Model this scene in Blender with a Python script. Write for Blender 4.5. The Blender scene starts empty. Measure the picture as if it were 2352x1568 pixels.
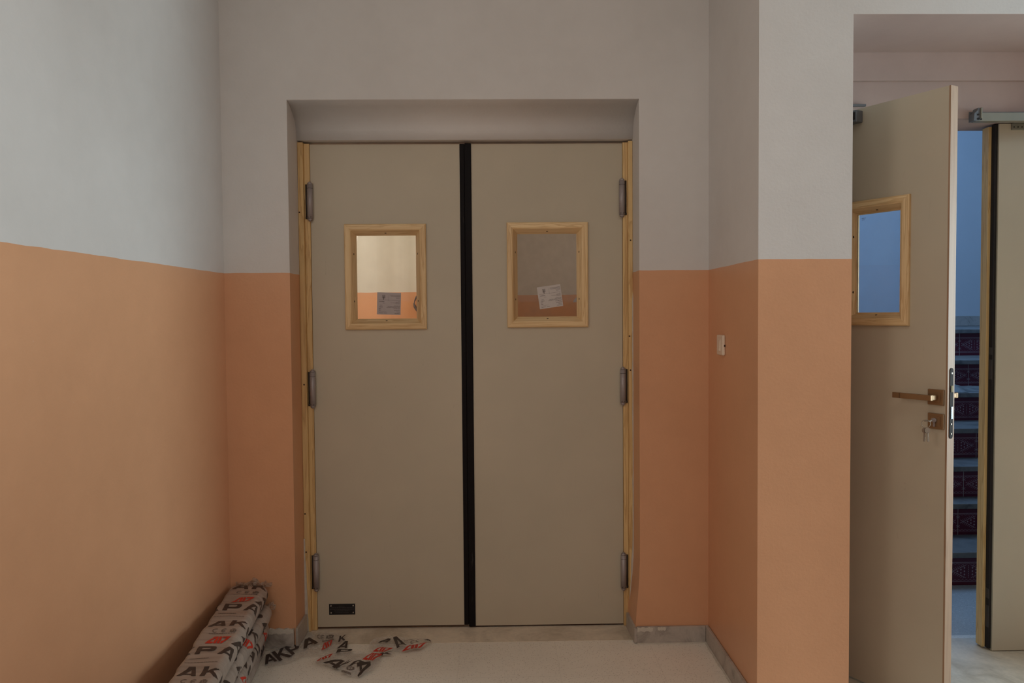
import bpy, bmesh, math, random
from mathutils import Vector, Matrix
random.seed(7)
S = bpy.context.scene
COL = S.collection

# ------------------------------------------------------------------ camera
F, CX, CY, H = 1764.0, 1176.0, 784.0, 1.4        # focal length in px of a 2352 wide frame, eye height
_d = Vector((-32, 62, -F)).normalized()            # corridor axis seen in camera space
_u = Vector((-400.1, 49400, F)); _u = (_u - _u.dot(_d) * _d).normalized()
_r = _d.cross(_u)
CM = Matrix((_r, _d, _u))                          # camera space -> world
cam_data = bpy.data.cameras.new('camera')
cam_data.sensor_width = 36.0
cam_data.lens = 36.0 * F / 2352.0
cam_data.clip_start = 0.05
cam = bpy.data.objects.new('camera', cam_data)
cam.matrix_world = Matrix.Translation((0, 0, H)) @ CM.to_4x4()
COL.objects.link(cam)
S.camera = cam

# ------------------------------------------------------------------ view and world
S.view_settings.view_transform = 'Standard'
S.view_settings.look = 'None'
S.view_settings.gamma = 1.0
S.view_settings.use_curve_mapping = False
S.view_settings.exposure = 0.0
W = bpy.data.worlds.new('sky'); S.world = W
W.use_nodes = True
W.node_tree.nodes['Background'].inputs[0].default_value = (0.45, 0.6, 0.85, 1)
W.node_tree.nodes['Background'].inputs[1].default_value = 0.3

# ------------------------------------------------------------------ daylight at the windows, and added fill lights
def area(name, loc, target, sx, sy, power, col):
    l = bpy.data.lights.new(name, 'AREA'); l.shape = 'RECTANGLE'
    l.size, l.size_y, l.energy, l.color = sx, sy, power, col
    o = bpy.data.objects.new(name, l); COL.objects.link(o)
    o.location = loc
    o.rotation_euler = (Vector(target) - Vector(loc)).to_track_quat('-Z', 'Y').to_euler()
    return o
area('window_light_side', (5.4, 1.72, 1.4), (-1.2, 1.2, 1.1), 1.6, 1.7, 165, (0.72, 0.92, 1.0))
area('glazed_door_light_rear', (-0.35, -3.7, 1.2), (0.1, 3.2, 1.0), 1.0, 2.2, 16, (1.0, 0.92, 0.85))
area('floor_fill_light', (0.3, 0.9, 3.27), (0.25, 1.3, 0.0), 1.6, 1.0, 10, (1.0, 0.96, 0.90))  # added fill under the ceiling to brighten the floor, no real lamp there
area('window_light_left', (-1.235, 1.08, 2.15), (1.5, 2.9, 0.9), 0.66, 0.9, 7.5, (1.0, 0.90, 0.80))
area('skylight_right', (3.4, 1.7, 2.7), (1.0, 2.6, 2.1), 0.8, 0.8, 4, (0.28, 0.66, 1.0))
area('stairwell_light', (2.8, 4.9, 3.9), (2.9, 5.6, 0.6), 2.0, 1.6, 53, (0.27, 0.53, 1.0))
area('inner_room_light', (-1.9, 5.0, 2.2), (-0.9, 6.2, 1.5), 1.2, 1.6, 20, (1.0, 0.97, 0.90))
area('inner_room_fill_right', (0.9, 5.2, 2.7), (0.4, 7.0, 1.3), 0.8, 0.8, 7, (1.0, 0.76, 0.52))  # added fill, lifts the dim wall behind the right pane

# ------------------------------------------------------------------ helpers
def ray(x, y): return CM @ Vector(((x - CX) / F, -(y - CY) / F, -1.0))
def onz(x, y, z=0.0):
    v = ray(x, y); return Vector((0, 0, H)) + v * ((z - H) / v.z)
def ony(x, y, Y):
    v = ray(x, y); return Vector((0, 0, H)) + v * (Y / v.y)

def link(name, bm, mats, parent=None, smooth=False, kind=None, label=None, cat=None, group=None):
    me = bpy.data.meshes.new(name); bm.normal_update(); bm.to_mesh(me); bm.free()
    for m in (mats if isinstance(mats, (list, tuple)) else [mats]): me.materials.append(m)
    if smooth:
        for p in me.polygons: p.use_smooth = True
    o = bpy.data.objects.new(name, me); COL.objects.link(o)
    if parent: o.parent = parent
    tag(o, label, cat, group, kind)
    return o
def tag(o, label=None, cat=None, group=None, kind=None):
    if label: o['label'] = label
    if cat: o['category'] = cat
    if group: o['group'] = group
    if kind: o['kind'] = kind
    return o
def empty(name, loc, rz=0, **k):
    o = bpy.data.objects.new(name, None); COL.objects.link(o)
    o.location = loc; o.rotation_euler = (0, 0, rz); o.empty_display_size = .05
    return tag(o, **k)
def box(bm, x0, x1, y0, y1, z0, z1, bev=0, mi=0, mat=None):
    vs = [bm.verts.new((x, y, z)) for x in (x0, x1) for y in (y0, y1) for z in (z0, z1)]
    fs = [bm.faces.new([vs[i] for i in f]) for f in ((0,1,3,2),(4,6,7,5),(0,4,5,1),(2,3,7,6),(0,2,6,4),(1,5,7,3))]
    for f in fs: f.material_index = mi
    if bev:
        es = list({e for f in fs for e in f.edges})
        r = bmesh.ops.bevel(bm, geom=es, offset=bev, segments=2, affect='EDGES', profile=.5)
        vs = list({v for f in r['faces'] for v in f.verts} | {v for v in vs if v.is_valid})
        for f in r['faces']: f.material_index = mi
    if mat is not None: bmesh.ops.transform(bm, matrix=mat, verts=vs)
    return vs
def cyl(bm, c, r, h, axis='z', seg=20, r2=None, mi=0, bev=0):
    m = {'z': Matrix(), 'x': Matrix.Rotation(math.pi/2, 4, 'Y'), 'y': Matrix.Rotation(math.pi/2, 4, 'X')}[axis]
    r_ = bmesh.ops.create_cone(bm, cap_ends=True, segments=seg, radius1=r, radius2=r if r2 is None else r2, depth=h,
                               matrix=Matrix.Translation(c) @ m)
    for v in r_['verts']:
        for f in v.link_faces:
            f.material_index = mi
            f.smooth = len(f.verts) == 4
    return r_['verts']
def prism(bm, pts, z0, z1, mi=0):
    """extrude an xy outline between two heights"""
    a = [bm.verts.new((p[0], p[1], z0)) for p in pts]; b = [bm.verts.new((p[0], p[1], z1)) for p in pts]
    n = len(pts); fs = [bm.faces.new(a[::-1]), bm.faces.new(b)]
    for i in range(n): fs.append(bm.faces.new((a[i], a[(i+1) % n], b[(i+1) % n], b[i])))
    for f in fs: f.material_index = mi
    return a + b
def tube(bm, pts, r, seg=8, closed=False, mi=0):
    pts = [Vector(p) for p in pts]; n = len(pts); rings = []
    for i, p in enumerate(pts):
        if closed: t = pts[(i+1) % n] - pts[i-1]
        else: t = pts[min(i+1, n-1)] - pts[max(i-1, 0)]
        t.normalize(); a = t.orthogonal() if abs(t.z) > .99 else t.cross(Vector((0, 0, 1)))
        a.normalize(); b = t.cross(a)
        rr = r[i] if isinstance(r, (list, tuple)) else r
        rings.append([bm.verts.new(p + (a*math.cos(q) + b*math.sin(q))*rr) for q in [2*math.pi*k/seg for k in range(seg)]])
    m = n if closed else n - 1
    for i in range(m):
        A, B = rings[i], rings[(i+1) % n]
        for k in range(seg):
            f = bm.faces.new((A[k], A[(k+1) % seg], B[(k+1) % seg], B[k])); f.material_index = mi; f.smooth = True
    if not closed:
        bm.faces.new(rings[0][::-1]).material_index = mi; bm.faces.new(rings[-1]).material_index = mi

# ------------------------------------------------------------------ materials
def srgb(r, g, b):
    f = lambda c: (c/255/12.92) if c/255 <= .04045 else ((c/255+.055)/1.055)**2.4
    return (f(r), f(g), f(b), 1)
class N:
    """small node-tree helper"""
    def __init__(s, name):
        s.m = bpy.data.materials.new(name); s.m.use_nodes = True; s.t = s.m.node_tree; s.n = s.t.nodes; s.l = s.t.links
        s.b = s.n['Principled BSDF']; s.tc = s.n.new('ShaderNodeTexCoord').outputs['Object']
    def map(s, scale=(1,1,1), rot=(0,0,0)):
        k = s.n.new('ShaderNodeMapping'); k.inputs['Scale'].default_value = scale; k.inputs['Rotation'].default_value = rot
        s.l.new(s.tc, k.inputs[0]); return k.outputs[0]
    def noise(s, sc, det=4, rough=.5, vec=None, dist=0):
        k = s.n.new('ShaderNodeTexNoise'); k.inputs['Scale'].default_value = sc; k.inputs['Detail'].default_value = det
        k.inputs['Roughness'].default_value = rough; k.inputs['Distortion'].default_value = dist
        s.l.new(vec or s.tc, k.inputs['Vector']); return k.outputs['Fac']
    def ramp(s, fac, stops):
        k = s.n.new('ShaderNodeValToRGB'); e = k.color_ramp.elements
        while len(e) < len(stops): e.new(.5)
        for i, (p, c) in enumerate(stops): e[i].position = p; e[i].color = c if len(c) == 4 else (*c, 1)
        s.l.new(fac, k.inputs[0]); return k.outputs[0]
    def mix(s, fac, a, b, mode='MIX'):
        k = s.n.new('ShaderNodeMix'); k.data_type = 'RGBA'; k.blend_type = mode
        for i, v in ((0, fac), (6, a), (7, b)):
            if isinstance(v, (int, float)): k.inputs[i].default_value = v
            elif isinstance(v, tuple): k.inputs[i].default_value = v
            else: s.l.new(v, k.inputs[i])
        return k.outputs[2]
    def math(s, op, a, b=0.0, c=None):
        k = s.n.new('ShaderNodeMath'); k.operation = op
        for i, v in enumerate((a, b) if c is None else (a, b, c)):
            if isinstance(v, (int, float)): k.inputs[i].default_value = v
            else: s.l.new(v, k.inputs[i])
        return k.outputs[0]
    def sep(s, vec=None):
        k = s.n.new('ShaderNodeSeparateXYZ'); s.l.new(vec or s.tc, k.inputs[0]); return k.outputs
    def bump(s, h, st, dist=.002):
        k = s.n.new('ShaderNodeBump'); k.inputs['Strength'].default_value = st; k.inputs['Distance'].default_value = dist
        s.l.new(h, k.inputs['Height']); s.l.new(k.outputs[0], s.b.inputs['Normal'])
    def out(s, col, rough=.5, metal=0, spec=None):
        if isinstance(col, tuple): s.b.inputs['Base Color'].default_value = col
        else: s.l.new(col, s.b.inputs['Base Color'])
        if isinstance(rough, (int, float)): s.b.inputs['Roughness'].default_value = rough
        else: s.l.new(rough, s.b.inputs['Roughness'])
        s.b.inputs['Metallic'].default_value = metal
        if spec is not None: s.b.inputs['Specular IOR Level'].default_value = spec
        return s.m

WHITE, PEACH = srgb(214, 209, 205), srgb(217, 162, 123)
def two_tone(name, top=WHITE, low=PEACH, h=1.58, rl=.38, streak=0):
    k = N(name); x, y, z = k.sep()
    wob = k.noise(9, 3); z2 = k.math('ADD', z, k.math('MULTIPLY', k.math('SUBTRACT', wob, .5), .006))
    fac = k.math('GREATER_THAN', z2, h)
    n1 = k.noise(1.6, 4, .6); n2 = k.noise(14, 5, .6)
    var = k.ramp(n1, [(.3, (.94, .93, .92)), (.7, (1.04, 1.04, 1.04))])
    var2 = k.ramp(n2, [(.2, (.975, .975, .975)), (.8, (1.02, 1.02, 1.02))])
    c = k.mix(fac, low, top)
    c = k.mix(1.0, c, var, 'MULTIPLY'); c = k.mix(1.0, c, var2, 'MULTIPLY')
    if streak:
        sv = k.noise(7, 3, .5, k.map((1, 1, .04))); c = k.mix(streak, c, k.ramp(sv, [(.35, (.86, .84, .8)), (.65, (1, 1, 1))]), 'MULTIPLY')
    # pale rubbed specks
    sp = k.ramp(k.noise(60, 2, .5), [(.76, (0, 0, 0)), (.79, (1, 1, 1))])
    c = k.mix(k.math('MULTIPLY', sp, .12), c, srgb(225, 210, 195))
    h2 = k.math('ADD', k.noise(90, 3, .6), k.math('MULTIPLY', k.noise(7, 3), 1.2))
    k.bump(h2, .25, .002)
    r = k.math('ADD', k.math('MULTIPLY', fac, .25), rl)
    return k.out(c, r, spec=.35)
def plain(name, col, rough=.5, metal=0, var=.06, nsc=8, bump=0, spec=None):
    k = N(name); n = k.noise(nsc, 4, .6)
    a = tuple(max(0, c*(1-var)) for c in col[:3]) + (1,); b = tuple(min(1, c*(1+var)) for c in col[:3]) + (1,)
    if bump: k.bump(k.noise(nsc*8, 3), bump)
    return k.out(k.ramp(n, [(.3, a), (.7, b)]), rough, metal, spec)
def wood(name, axis, light=(234, 203, 154), dark=(210, 172, 122), sc=1.0):
    k = N(name)
    s = {'x': (1.2, 22, 22), 'z': (22, 22, 1.2)}[axis]
    v = k.map(tuple(a*sc for a in s))
    n = k.noise(1.3, 4, .55, v, .6)
    rings = k.math('FRACT', k.math('MULTIPLY', n, 7.0))
    g = k.ramp(rings, [(0, srgb(*light)), (.55, srgb(*[int(a*.7+b*.3) for a, b in zip(light, dark)])), (.85, srgb(*dark)), (1, srgb(*light))])
    big = k.ramp(k.noise(.5, 3, .5, v), [(.35, (.88, .84, .8)), (.65, (1.05, 1.05, 1.05))])
    k.bump(n, .15, .001)
    return k.out(k.mix(1, g, big, 'MULTIPLY'), .48)
M = {}
M['wall'] = two_tone('two_tone_wall_paint')
M['far_wall'] = two_tone('streaked_two_tone_paint', srgb(222, 212, 190), srgb(222, 160, 110), streak=.8)
M['white'] = plain('white_plaster', srgb(206, 202, 198), .7, bump=.1, var=.03)
M['shaded_plaster'] = plain('pinkish_shade_toned_plaster', srgb(180, 158, 150), .75, bump=.1, var=.03)  # pinkish plaster, shade of the side doorway header and soffit put into its colour
M['stair_wall'] = plain('stairwell_white_plaster', srgb(205, 205, 205), .7, bump=.1, var=.02, nsc=3)
M['wood_x'] = wood('pine_grain_along_x', 'x'); M['wood_z'] = wood('pine_grain_upright', 'z')
M['edge_wood'] = wood('pale_lipping_wood', 'z', (166, 134, 106), (154, 120, 92), .7)
M['jamb_wood'] = wood('honey_pine_frame', 'z', (226, 192, 134), (200, 160, 104), .8)
M['steel'] = plain('satin_grey_steel', srgb(158, 148, 146), .38, .25, .04)
M['dark_steel'] = plain('shadowed_hinge_knuckle', srgb(62, 54, 48), .5, .2)
M['screw'] = plain('bright_screw_head', srgb(205, 195, 180), .35, .8)
M['key'] = plain('dull_nickel_key', srgb(150, 136, 120), .4, .5)
M['bronze'] = plain('brushed_bronze', srgb(142, 112, 80), .36, .6, .05)
M['rubber'] = None
k = N('black_rubber_with_dust')
sc = k.noise(26, 5, .6, k.map((1, 1, .18)))
x, y, z = k.sep(); low = k.math('MULTIPLY', k.math('SUBTRACT', .55, z), .25)
mk = k.ramp(k.math('ADD', sc, k.math('MAXIMUM', low, 0.0)), [(.70, (0, 0, 0)), (.80, (1, 1, 1))])
M['rubber'] = k.out(k.mix(k.math('MULTIPLY', mk, .3), srgb(20, 15, 16), srgb(110, 104, 100)), .62, spec=.15)
# painted door leaf: putty colour with faint scuffs
def leaf_mat():
    k = N('putty_door_laminate'); n = k.noise(2.2, 4, .6)
    c = k.ramp(n, [(.3, srgb(187, 175, 154)), (.7, srgb(195, 182, 160))])
    spk = k.ramp(k.noise(48, 2, .5), [(.77, (0, 0, 0)), (.80, (1, 1, 1))])
    c = k.mix(k.math('MULTIPLY', spk, .35), c, srgb(196, 182, 156))
    sc = k.ramp(k.noise(3.1, 2, .5, k.map((9, 1, 1.2), (0, .5, 0)), 2.5), [(.735, (0, 0, 0)), (.745, (1, 1, 1)), (.755, (0, 0, 0))])
    c = k.mix(k.math('MULTIPLY', sc, .22), c, srgb(105, 88, 66))
    k.bump(k.noise(260, 2), .06, .001)
    return k.out(c, .42, spec=.4)
M['leaf'] = leaf_mat()
# terrazzo
def terrazzo(name, base, c1, c2, joints=True):
    k = N(name); x, y, z = k.sep()
    v1 = k.n.new('ShaderNodeTexVoronoi'); v1.inputs['Scale'].default_value = 150; k.l.new(k.tc, v1.inputs['Vector'])
    d = v1.outputs['Distance']; rnd = k.n.new('ShaderNodeSeparateColor'); k.l.new(v1.outputs['Color'], rnd.inputs[0])
    chip = k.math('MULTIPLY', k.math('LESS_THAN', d, .34), k.math('GREATER_THAN', rnd.outputs[0], .62))
    chip2 = k.math('MULTIPLY', k.math('LESS_THAN', d, .42), k.math('LESS_THAN', rnd.outputs[0], .2))
    n = k.noise(1.8, 4, .6)
    b = k.ramp(n, [(.3, tuple(c*.93 for c in base[:3])), (.7, tuple(min(1, c*1.05) for c in base[:3]))])
    c = k.mix(k.math('MULTIPLY', chip, .38), b, c1); c = k.mix(k.math('MULTIPLY', chip2, .5), c, c2)
    if joints:
        fx = k.math('ABSOLUTE', k.math('SUBTRACT', k.math('FRACT', k.math('MULTIPLY', k.math('ADD', x, .17), 2.5)), .5))
        fy = k.math('ABSOLUTE', k.math('SUBTRACT', k.math('FRACT', k.math('MULTIPLY', k.math('ADD', y, .28), 2.5)), .5))
        j = k.math('GREATER_THAN', k.math('MAXIMUM', fx, fy), .4965)
        c = k.mix(k.math('MULTIPLY', j, .10), c, srgb(120, 108, 92))
    k.bump(k.noise(35, 3), .08, .001)
    return k.out(c, k.math('ADD', k.math('MULTIPLY', n, .2), .38), spec=.4)
M['terrazzo'] = terrazzo('speckled_terrazzo', srgb(236, 228, 214), srgb(158, 144, 126), srgb(240, 232, 216))
M['terrazzo_blue'] = terrazzo('stairwell_terrazzo', srgb(188, 186, 180), srgb(120, 118, 112), srgb(225, 222, 214), False)
def marble(name, base, dark, vs=3.0, rough=.45):
    k = N(name); n = k.noise(vs, 6, .65, None, 1.4)
    c = k.ramp(n, [(.34, dark), (.48, base), (.6, tuple(min(1, a*1.12) for a in base[:3])+(1,)), (.72, base)])
    fine = k.ramp(k.noise(60, 3, .6), [(.3, (.93, .93, .93)), (.7, (1.04, 1.04, 1.04))])
    return k.out(k.mix(1, c, fine, 'MULTIPLY'), rough)
M['marble'] = marble('grey_veined_marble', srgb(176, 166, 156), srgb(142, 132, 122), 7)
M['threshold'] = marble('taupe_stone_sill', srgb(214, 200, 180), srgb(194, 179, 158), 4)
M['tread'] = marble('grey_stair_marble', srgb(122, 118, 112), srgb(92, 90, 88), 6)
M['mortar'] = plain('rough_white_plaster_smear', srgb(205, 196, 182), .85, var=.08, nsc=30, bump=.6)
M['tile'] = plain('oxblood_glazed_tile', srgb(96, 22, 40), .35, var=.12)
M['motif'] = plain('white_tile_glaze', srgb(168, 146, 150), .45)
M['grout'] = plain('pale_grout', srgb(190, 185, 180), .8)
M['plastic_white'] = plain('warm_white_switch_plastic', srgb(226, 206, 184), .32, var=.02)
M['paper'] = plain('white_sticker_paper', srgb(196, 186, 180), .6, var=.03)
M['paper_shade'] = plain('grey_sticker_back', srgb(176, 164, 162), .6, var=.03)
M['ink'] = plain('grey_sticker_ink', srgb(88, 78, 74), .6)
M['black'] = plain('black_plate', srgb(18, 12, 12), .35)
M['plate_ink'] = plain('dull_engraving', srgb(62, 56, 54), .5)
M['hole'] = plain('dark_nail_hole', srgb(60, 34, 16), .8)
M['gap'] = plain('dark_gasket', srgb(28, 20, 16), .8)
M['bolt'] = plain('brass_latch', srgb(74, 58, 18), .45, .6)
M['chrome'] = plain('chrome_deadbolt', srgb(128, 132, 142), .25, .9)
M['closer'] = plain('painted_closer_metal', srgb(140, 136, 122), .4, .3)
M['closer_dark'] = plain('slate_closer_metal', srgb(112, 114, 118), .45, .4)
M['print_black'] = plain('dark_film_ink', srgb(58, 46, 42), .45, var=.1, nsc=30)
M['print_red'] = plain('red_film_ink', srgb(196, 48, 30), .45, var=.12, nsc=30)
M['print_grey'] = plain('grey_film_ink', srgb(104, 92, 84), .5)
def glass(name, rough=.02, dust=.1, tint=(1, 1, 1, 1)):
    k = N(name); k.b.inputs['Transmission Weight'].default_value = 1; k.b.inputs['IOR'].default_value = 1.0
    t = k.n.new('ShaderNodeBsdfTransparent'); t.inputs[0].default_value = tint
    g = k.n.new('ShaderNodeBsdfGlossy'); g.inputs['Roughness'].default_value = rough
    fr = k.n.new('ShaderNodeFresnel'); fr.inputs[0].default_value = 1.5
    m1 = k.n.new('ShaderNodeMixShader'); k.l.new(fr.outputs[0], m1.inputs[0]); k.l.new(t.outputs[0], m1.inputs[1]); k.l.new(g.outputs[0], m1.inputs[2])
    df = k.n.new('ShaderNodeBsdfDiffuse'); df.inputs[0].default_value = srgb(190, 180, 168)
    m2 = k.n.new('ShaderNodeMixShader')
    sm = k.ramp(k.noise(9, 5, .65), [(.35, (0, 0, 0)), (.75, (1, 1, 1))])
    sp = k.ramp(k.noise(110, 2, .5), [(.74, (0, 0, 0)), (.78, (1, 1, 1))])
    k.l.new(k.math('ADD', k.math('MULTIPLY', sm, dust), k.math('MULTIPLY', sp, dust*1.2)), m2.inputs[0])
    k.l.new(m1.outputs[0], m2.inputs[1]); k.l.new(df.outputs[0], m2.inputs[2])
    k.l.new(m2.outputs[0], k.n['Material Output'].inputs[0]); return k.m
M['glass'] = glass('clear_pane', dust=.03)
M['dusty_glass'] = glass('dusty_pane', dust=.09)
def film(name, op, col, rough=.3):
    k = N(name)
    t = k.n.new('ShaderNodeBsdfTransparent'); m = k.n.new('ShaderNodeMixShader')
    k.b.inputs['Base Color'].default_value = col; k.b.inputs['Roughness'].default_value = rough
    n = k.ramp(k.noise(24, 4, .6, None, 1.0), [(.3, (op*.5,)*3), (.75, (min(1, op*1.5),)*3)])
    k.l.new(n, m.inputs[0]); k.l.new(t.outputs[0], m.inputs[1]); k.l.new(k.b.outputs[0], m.inputs[2])
    k.l.new(m.outputs[0], k.n['Material Output'].inputs[0]); return k.m
M['film'] = film('loose_clear_film', .40, srgb(206, 198, 190), .16)
k = N('milky_wrapping_film')
v = k.map((3, 34, 3)); n = k.noise(1.0, 4, .6, v, .8)
k.bump(n, .28, .005)
M['wrap'] = k.out(k.ramp(n, [(.3, srgb(146, 130, 118)), (.65, srgb(170, 154, 142)), (.8, srgb(190, 176, 164))]), .36)
M['flap'] = film('crumpled_film_end', .42, srgb(200, 185, 170))

# ------------------------------------------------------------------ setting
YW, YD = 3.215, 3.395          # door wall face, door leaf face
YP = 2.60                      # face of the projecting wall on the right
ZT = 3.3
def struct(name, bm, m, parent=None, **kw): return link(name, bm, m, parent, kind=None if parent else 'structure', **kw)

bm = bmesh.new(); box(bm, -1.35, 6.2, -4.2, YW + .02, -.1, 0)
struct('floor', bm, M['terrazzo'], label='pale speckled terrazzo floor in front of the doors', cat='floor')
bm = bmesh.new(); box(bm, -1.35, 6.2, -4.2, YW, ZT, ZT + .1)
struct('ceiling', bm, M['white'], label='white plaster ceiling of the corridor', cat='ceiling')

# left wall, slightly out of square
bm = bmesh.new()
wx = lambda y: -1.167 + (y-1.83)*.0231 if y > 1.83 else -1.167 + (y-1.83)*.0055
prism(bm, [(-1.135, YW), (-1.167, 1.83), (wx(1.50), 1.50), (-1.40, 1.50), (-1.40, YW)], 0, ZT)
prism(bm, [(wx(.65), .65), (-1.20, -4.2), (-1.40, -4.2), (-1.40, .65)], 0, ZT)
prism(bm, [(wx(1.50), 1.50), (wx(.65), .65), (-1.40, .65), (-1.40, 1.50)], 0, 1.6)
prism(bm, [(wx(1.50), 1.50), (wx(.65), .65), (-1.40, .65), (-1.40, 1.50)], 2.7, ZT)
struct('wall_left', bm, M['wall'], label='left corridor wall, white above and peach below', cat='wall')

# door wall with its plastered recess
bm = bmesh.new()
box(bm, -1.40, -.864, YW, 3.50, 0, ZT)
box(bm, .593, .885, YW, 3.50, .42, ZT)
prism(bm, [(.593, YW), (.885, YW), (.885, 3.50), (.593, 3.50)], .35, .42)
# right jamb foot, bulging inwards
zs = [.35, .28, .21, .14, .07, 0]; ex = [.593, .590, .585, .579, .574, .572]; inn = [.593, .588, .580, .571, .567, .566]
rows = []
for z, a, b in zip(zs, ex, inn):
    rows.append([bm.verts.new(p) for p in ((a, YW, z), (.885, YW, z), (.885, 3.5, z), (b, 3.5, z))])
for A, B in zip(rows, rows[1:]):
    for i in range(4): bm.faces.new((A[i], A[(i+1) % 4], B[(i+1) % 4], B[i]))
# upper part with a coved soffit
prof = [(YW, ZT), (YW, 2.292), (YW + .002, 2.290), (YW + .05, 2.278), (YW + .095, 2.256), (YW + .125, 2.232), (YW + .142, 2.20), (YW + .147, 2.158), (3.5, 2.158), (3.5, ZT)]
A = [bm.verts.new((-.864, y, z)) for y, z in prof]; B = [bm.verts.new((.593, y, z)) for y, z in prof]
bm.faces.new(A[::-1]); bm.faces.new(B)
for i in range(len(prof)):
    j = (i+1) % len(prof); f = bm.faces.new((A[i], A[j], B[j], B[i])); f.smooth = 2 <= i <= 6
bmesh.ops.recalc_face_normals(bm, faces=bm.faces)
struct('wall_front', bm, M['wall'], label='two-tone wall around the recessed double door', cat='wall')

# projecting wall on the right: pillar, lintel and the niche side
bm = bmesh.new()
box(bm, .885, 1.205, YP, 3.06, 0, ZT)
box(bm, 1.205, 6.2, YP, 2.98, 2.40, ZT)
box(bm, 2.75, 6.2, YP, 2.98, 0, 2.40)
box(bm, .885, 1.16, 3.06, 3.50, 0, ZT)
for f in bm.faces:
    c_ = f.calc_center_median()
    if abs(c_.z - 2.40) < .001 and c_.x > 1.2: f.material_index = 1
struct('wall_right', bm, [M['wall'], M['shaded_plaster']], label='projecting right wall with white and peach pillar face and lintel', cat='wall')
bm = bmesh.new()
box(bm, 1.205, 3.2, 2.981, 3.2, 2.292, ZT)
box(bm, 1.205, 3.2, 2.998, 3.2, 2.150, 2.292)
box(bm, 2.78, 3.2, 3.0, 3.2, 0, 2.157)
struct('wall_right_rear', bm, M['shaded_plaster'], label='plain plaster header over the side doorway', cat='wall')
# shell behind the camera
bm = bmesh.new()
box(bm, 6.2, 6.3, -4.2, .7, 0, ZT); box(bm, 6.2, 6.3, 2.4, YW, 0, ZT); box(bm, 6.2, 6.3, .7, 2.4, 0, .5); box(bm, 6.2, 6.3, .7, 2.4, 2.6, ZT)
struct('wall_side', bm, M['wall'], label='far right corridor wall with a window opening', cat='wall')
bm = bmesh.new()
box(bm, -1.4, -.9, -4.3, -4.2, 0, ZT); box(bm, -.9, .2, -4.3, -4.2, 2.35, ZT); box(bm, .2, 6.3, -4.3, -4.2, 0, ZT)
struct('wall_rear', bm, M['wall'], label='wall behind the viewpoint with a doorway', cat='wall')

bm = bmesh.new(); box(bm, 1.98, 2.12, -.6, 2.18, 0, 1.02); box(bm, 1.98, 2.12, -.6, 2.18, 2.06, ZT); box(bm, 1.98, 2.12, -.6, .25, 1.02, 2.06)  # baffle added out of view to darken the top and foot of the left wall
struct('wall_baffle', bm, M['wall'], label='added unseen partition with a wide opening, shading the left wall', cat='wall')

# inner room behind the double door
bm = bmesh.new(); box(bm, -2.9, 1.16, YW + .02, 7.9, -.1, 0); struct('floor_inner', bm, M['terrazzo'], label='terrazzo floor behind the double door', cat='floor')
bm = bmesh.new(); box(bm, -2.9, 1.16, 3.5, 7.9, 3.0, 3.1); struct('ceiling_inner', bm, M['white'], label='ceiling behind the double door', cat='ceiling')
bm = bmesh.new()
box(bm, -2.9, -.32, 6.05, 6.15, 0, 3.0); box(bm, -.32, -.22, 4.7, 7.25, 0, 3.0); box(bm, -2.9, -2.8, 3.5, 6.05, 0, 3.0); box(bm, -2.8, -1.4, 3.5, 3.6, 0, 3.0)
struct('wall_inner_left', bm, M['far_wall'], label='brightly lit inner wall seen through the left door pane', cat='wall')
bm = bmesh.new()
box(bm, -.22, 1.16, 7.2, 7.3, 0, 3.0)
struct('wall_inner_right', bm, M['wall'], label='dim inner wall seen through the right door pane', cat='wall')

# stairwell behind the side doorway
bm = bmesh.new(); box(bm, 1.16, 5.4, YW - .015, 7.0, -.1, -.001); box(bm, 3.2, 5.4, 2.98, YW - .015, -.1, -.001)
struct('floor_stairwell', bm, M['terrazzo_blue'], label='bluish speckled floor at the foot of the stairs', cat='floor')
for nm, bs in (('left', [(1.16, 1.26, 3.5, 7.0, 0, 4.2)]), ('right', [(5.3, 5.4, 2.98, 7.0, 0, 4.2)]), ('front', [(1.26, 5.3, 3.2, 3.3, 2.5, 4.2), (3.2, 5.3, 3.1, 3.2, 0, 2.5)])):
    bm = bmesh.new()
    for b_ in bs: box(bm, *b_)
    struct('wall_stairwell_' + nm, bm, M['stair_wall'], label='stairwell wall on its ' + nm + ' side', cat='wall')
bm = bmesh.new(); box(bm, 1.26, 5.3, 6.872, 7.0, 0, 4.2)
struct('wall_stairwell_back', bm, M['stair_wall'], label='stairwell wall in blue daylight beyond the side doorway', cat='wall')
bm = bmesh.new(); box(bm, 1.16, 5.4, 3.2, 7.0, 4.2, 4.3); struct('ceiling_stairwell', bm, M['white'], label='ceiling over the stairs', cat='ceiling')

# skirtings
bm = bmesh.new()
box(bm, -1.13, -.871, YW - .014, YW - .001, 0, .074, .002)
struct('baseboard_left', bm, M['marble'], label='grey marble skirting left of the double door', cat='skirting')
bm = bmesh.new()
box(bm, .5775, .87, YW - .014, YW - .001, 0, .071, .002)
struct('baseboard_front', bm, M['marble'], label='grey marble skirting right of the double door', cat='skirting')
bm = bmesh.new()
box(bm, .871, .8835, 2.605, YW - .001, 0, .071, .002)
struct('baseboard_right', bm, M['marble'], label='grey marble skirting along the niche side wall', cat='skirting')
bm = bmesh.new()
prism(bm, [(.5665, YW - .013), (.577, YW - .013), (.571, 3.37), (.560, 3.37)], .002, .068)
struct('baseboard_jamb_right', bm, M['marble'], label='short marble skirting in the right door reveal', cat='skirting')
bm = bmesh.new()
vs = prism(bm, [(-.8635, YW - .012), (-.853, YW - .012), (-.853, 3.36), (-.8635, 3.36)], .002, .086)
struct('baseboard_jamb_left', bm, M['marble'], label='short marble skirting in the left door reveal', cat='skirting')
bm = bmesh.new(); box(bm, 1.26, 5.3, 6.85, 6.869, 1.265, 1.352)
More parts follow.
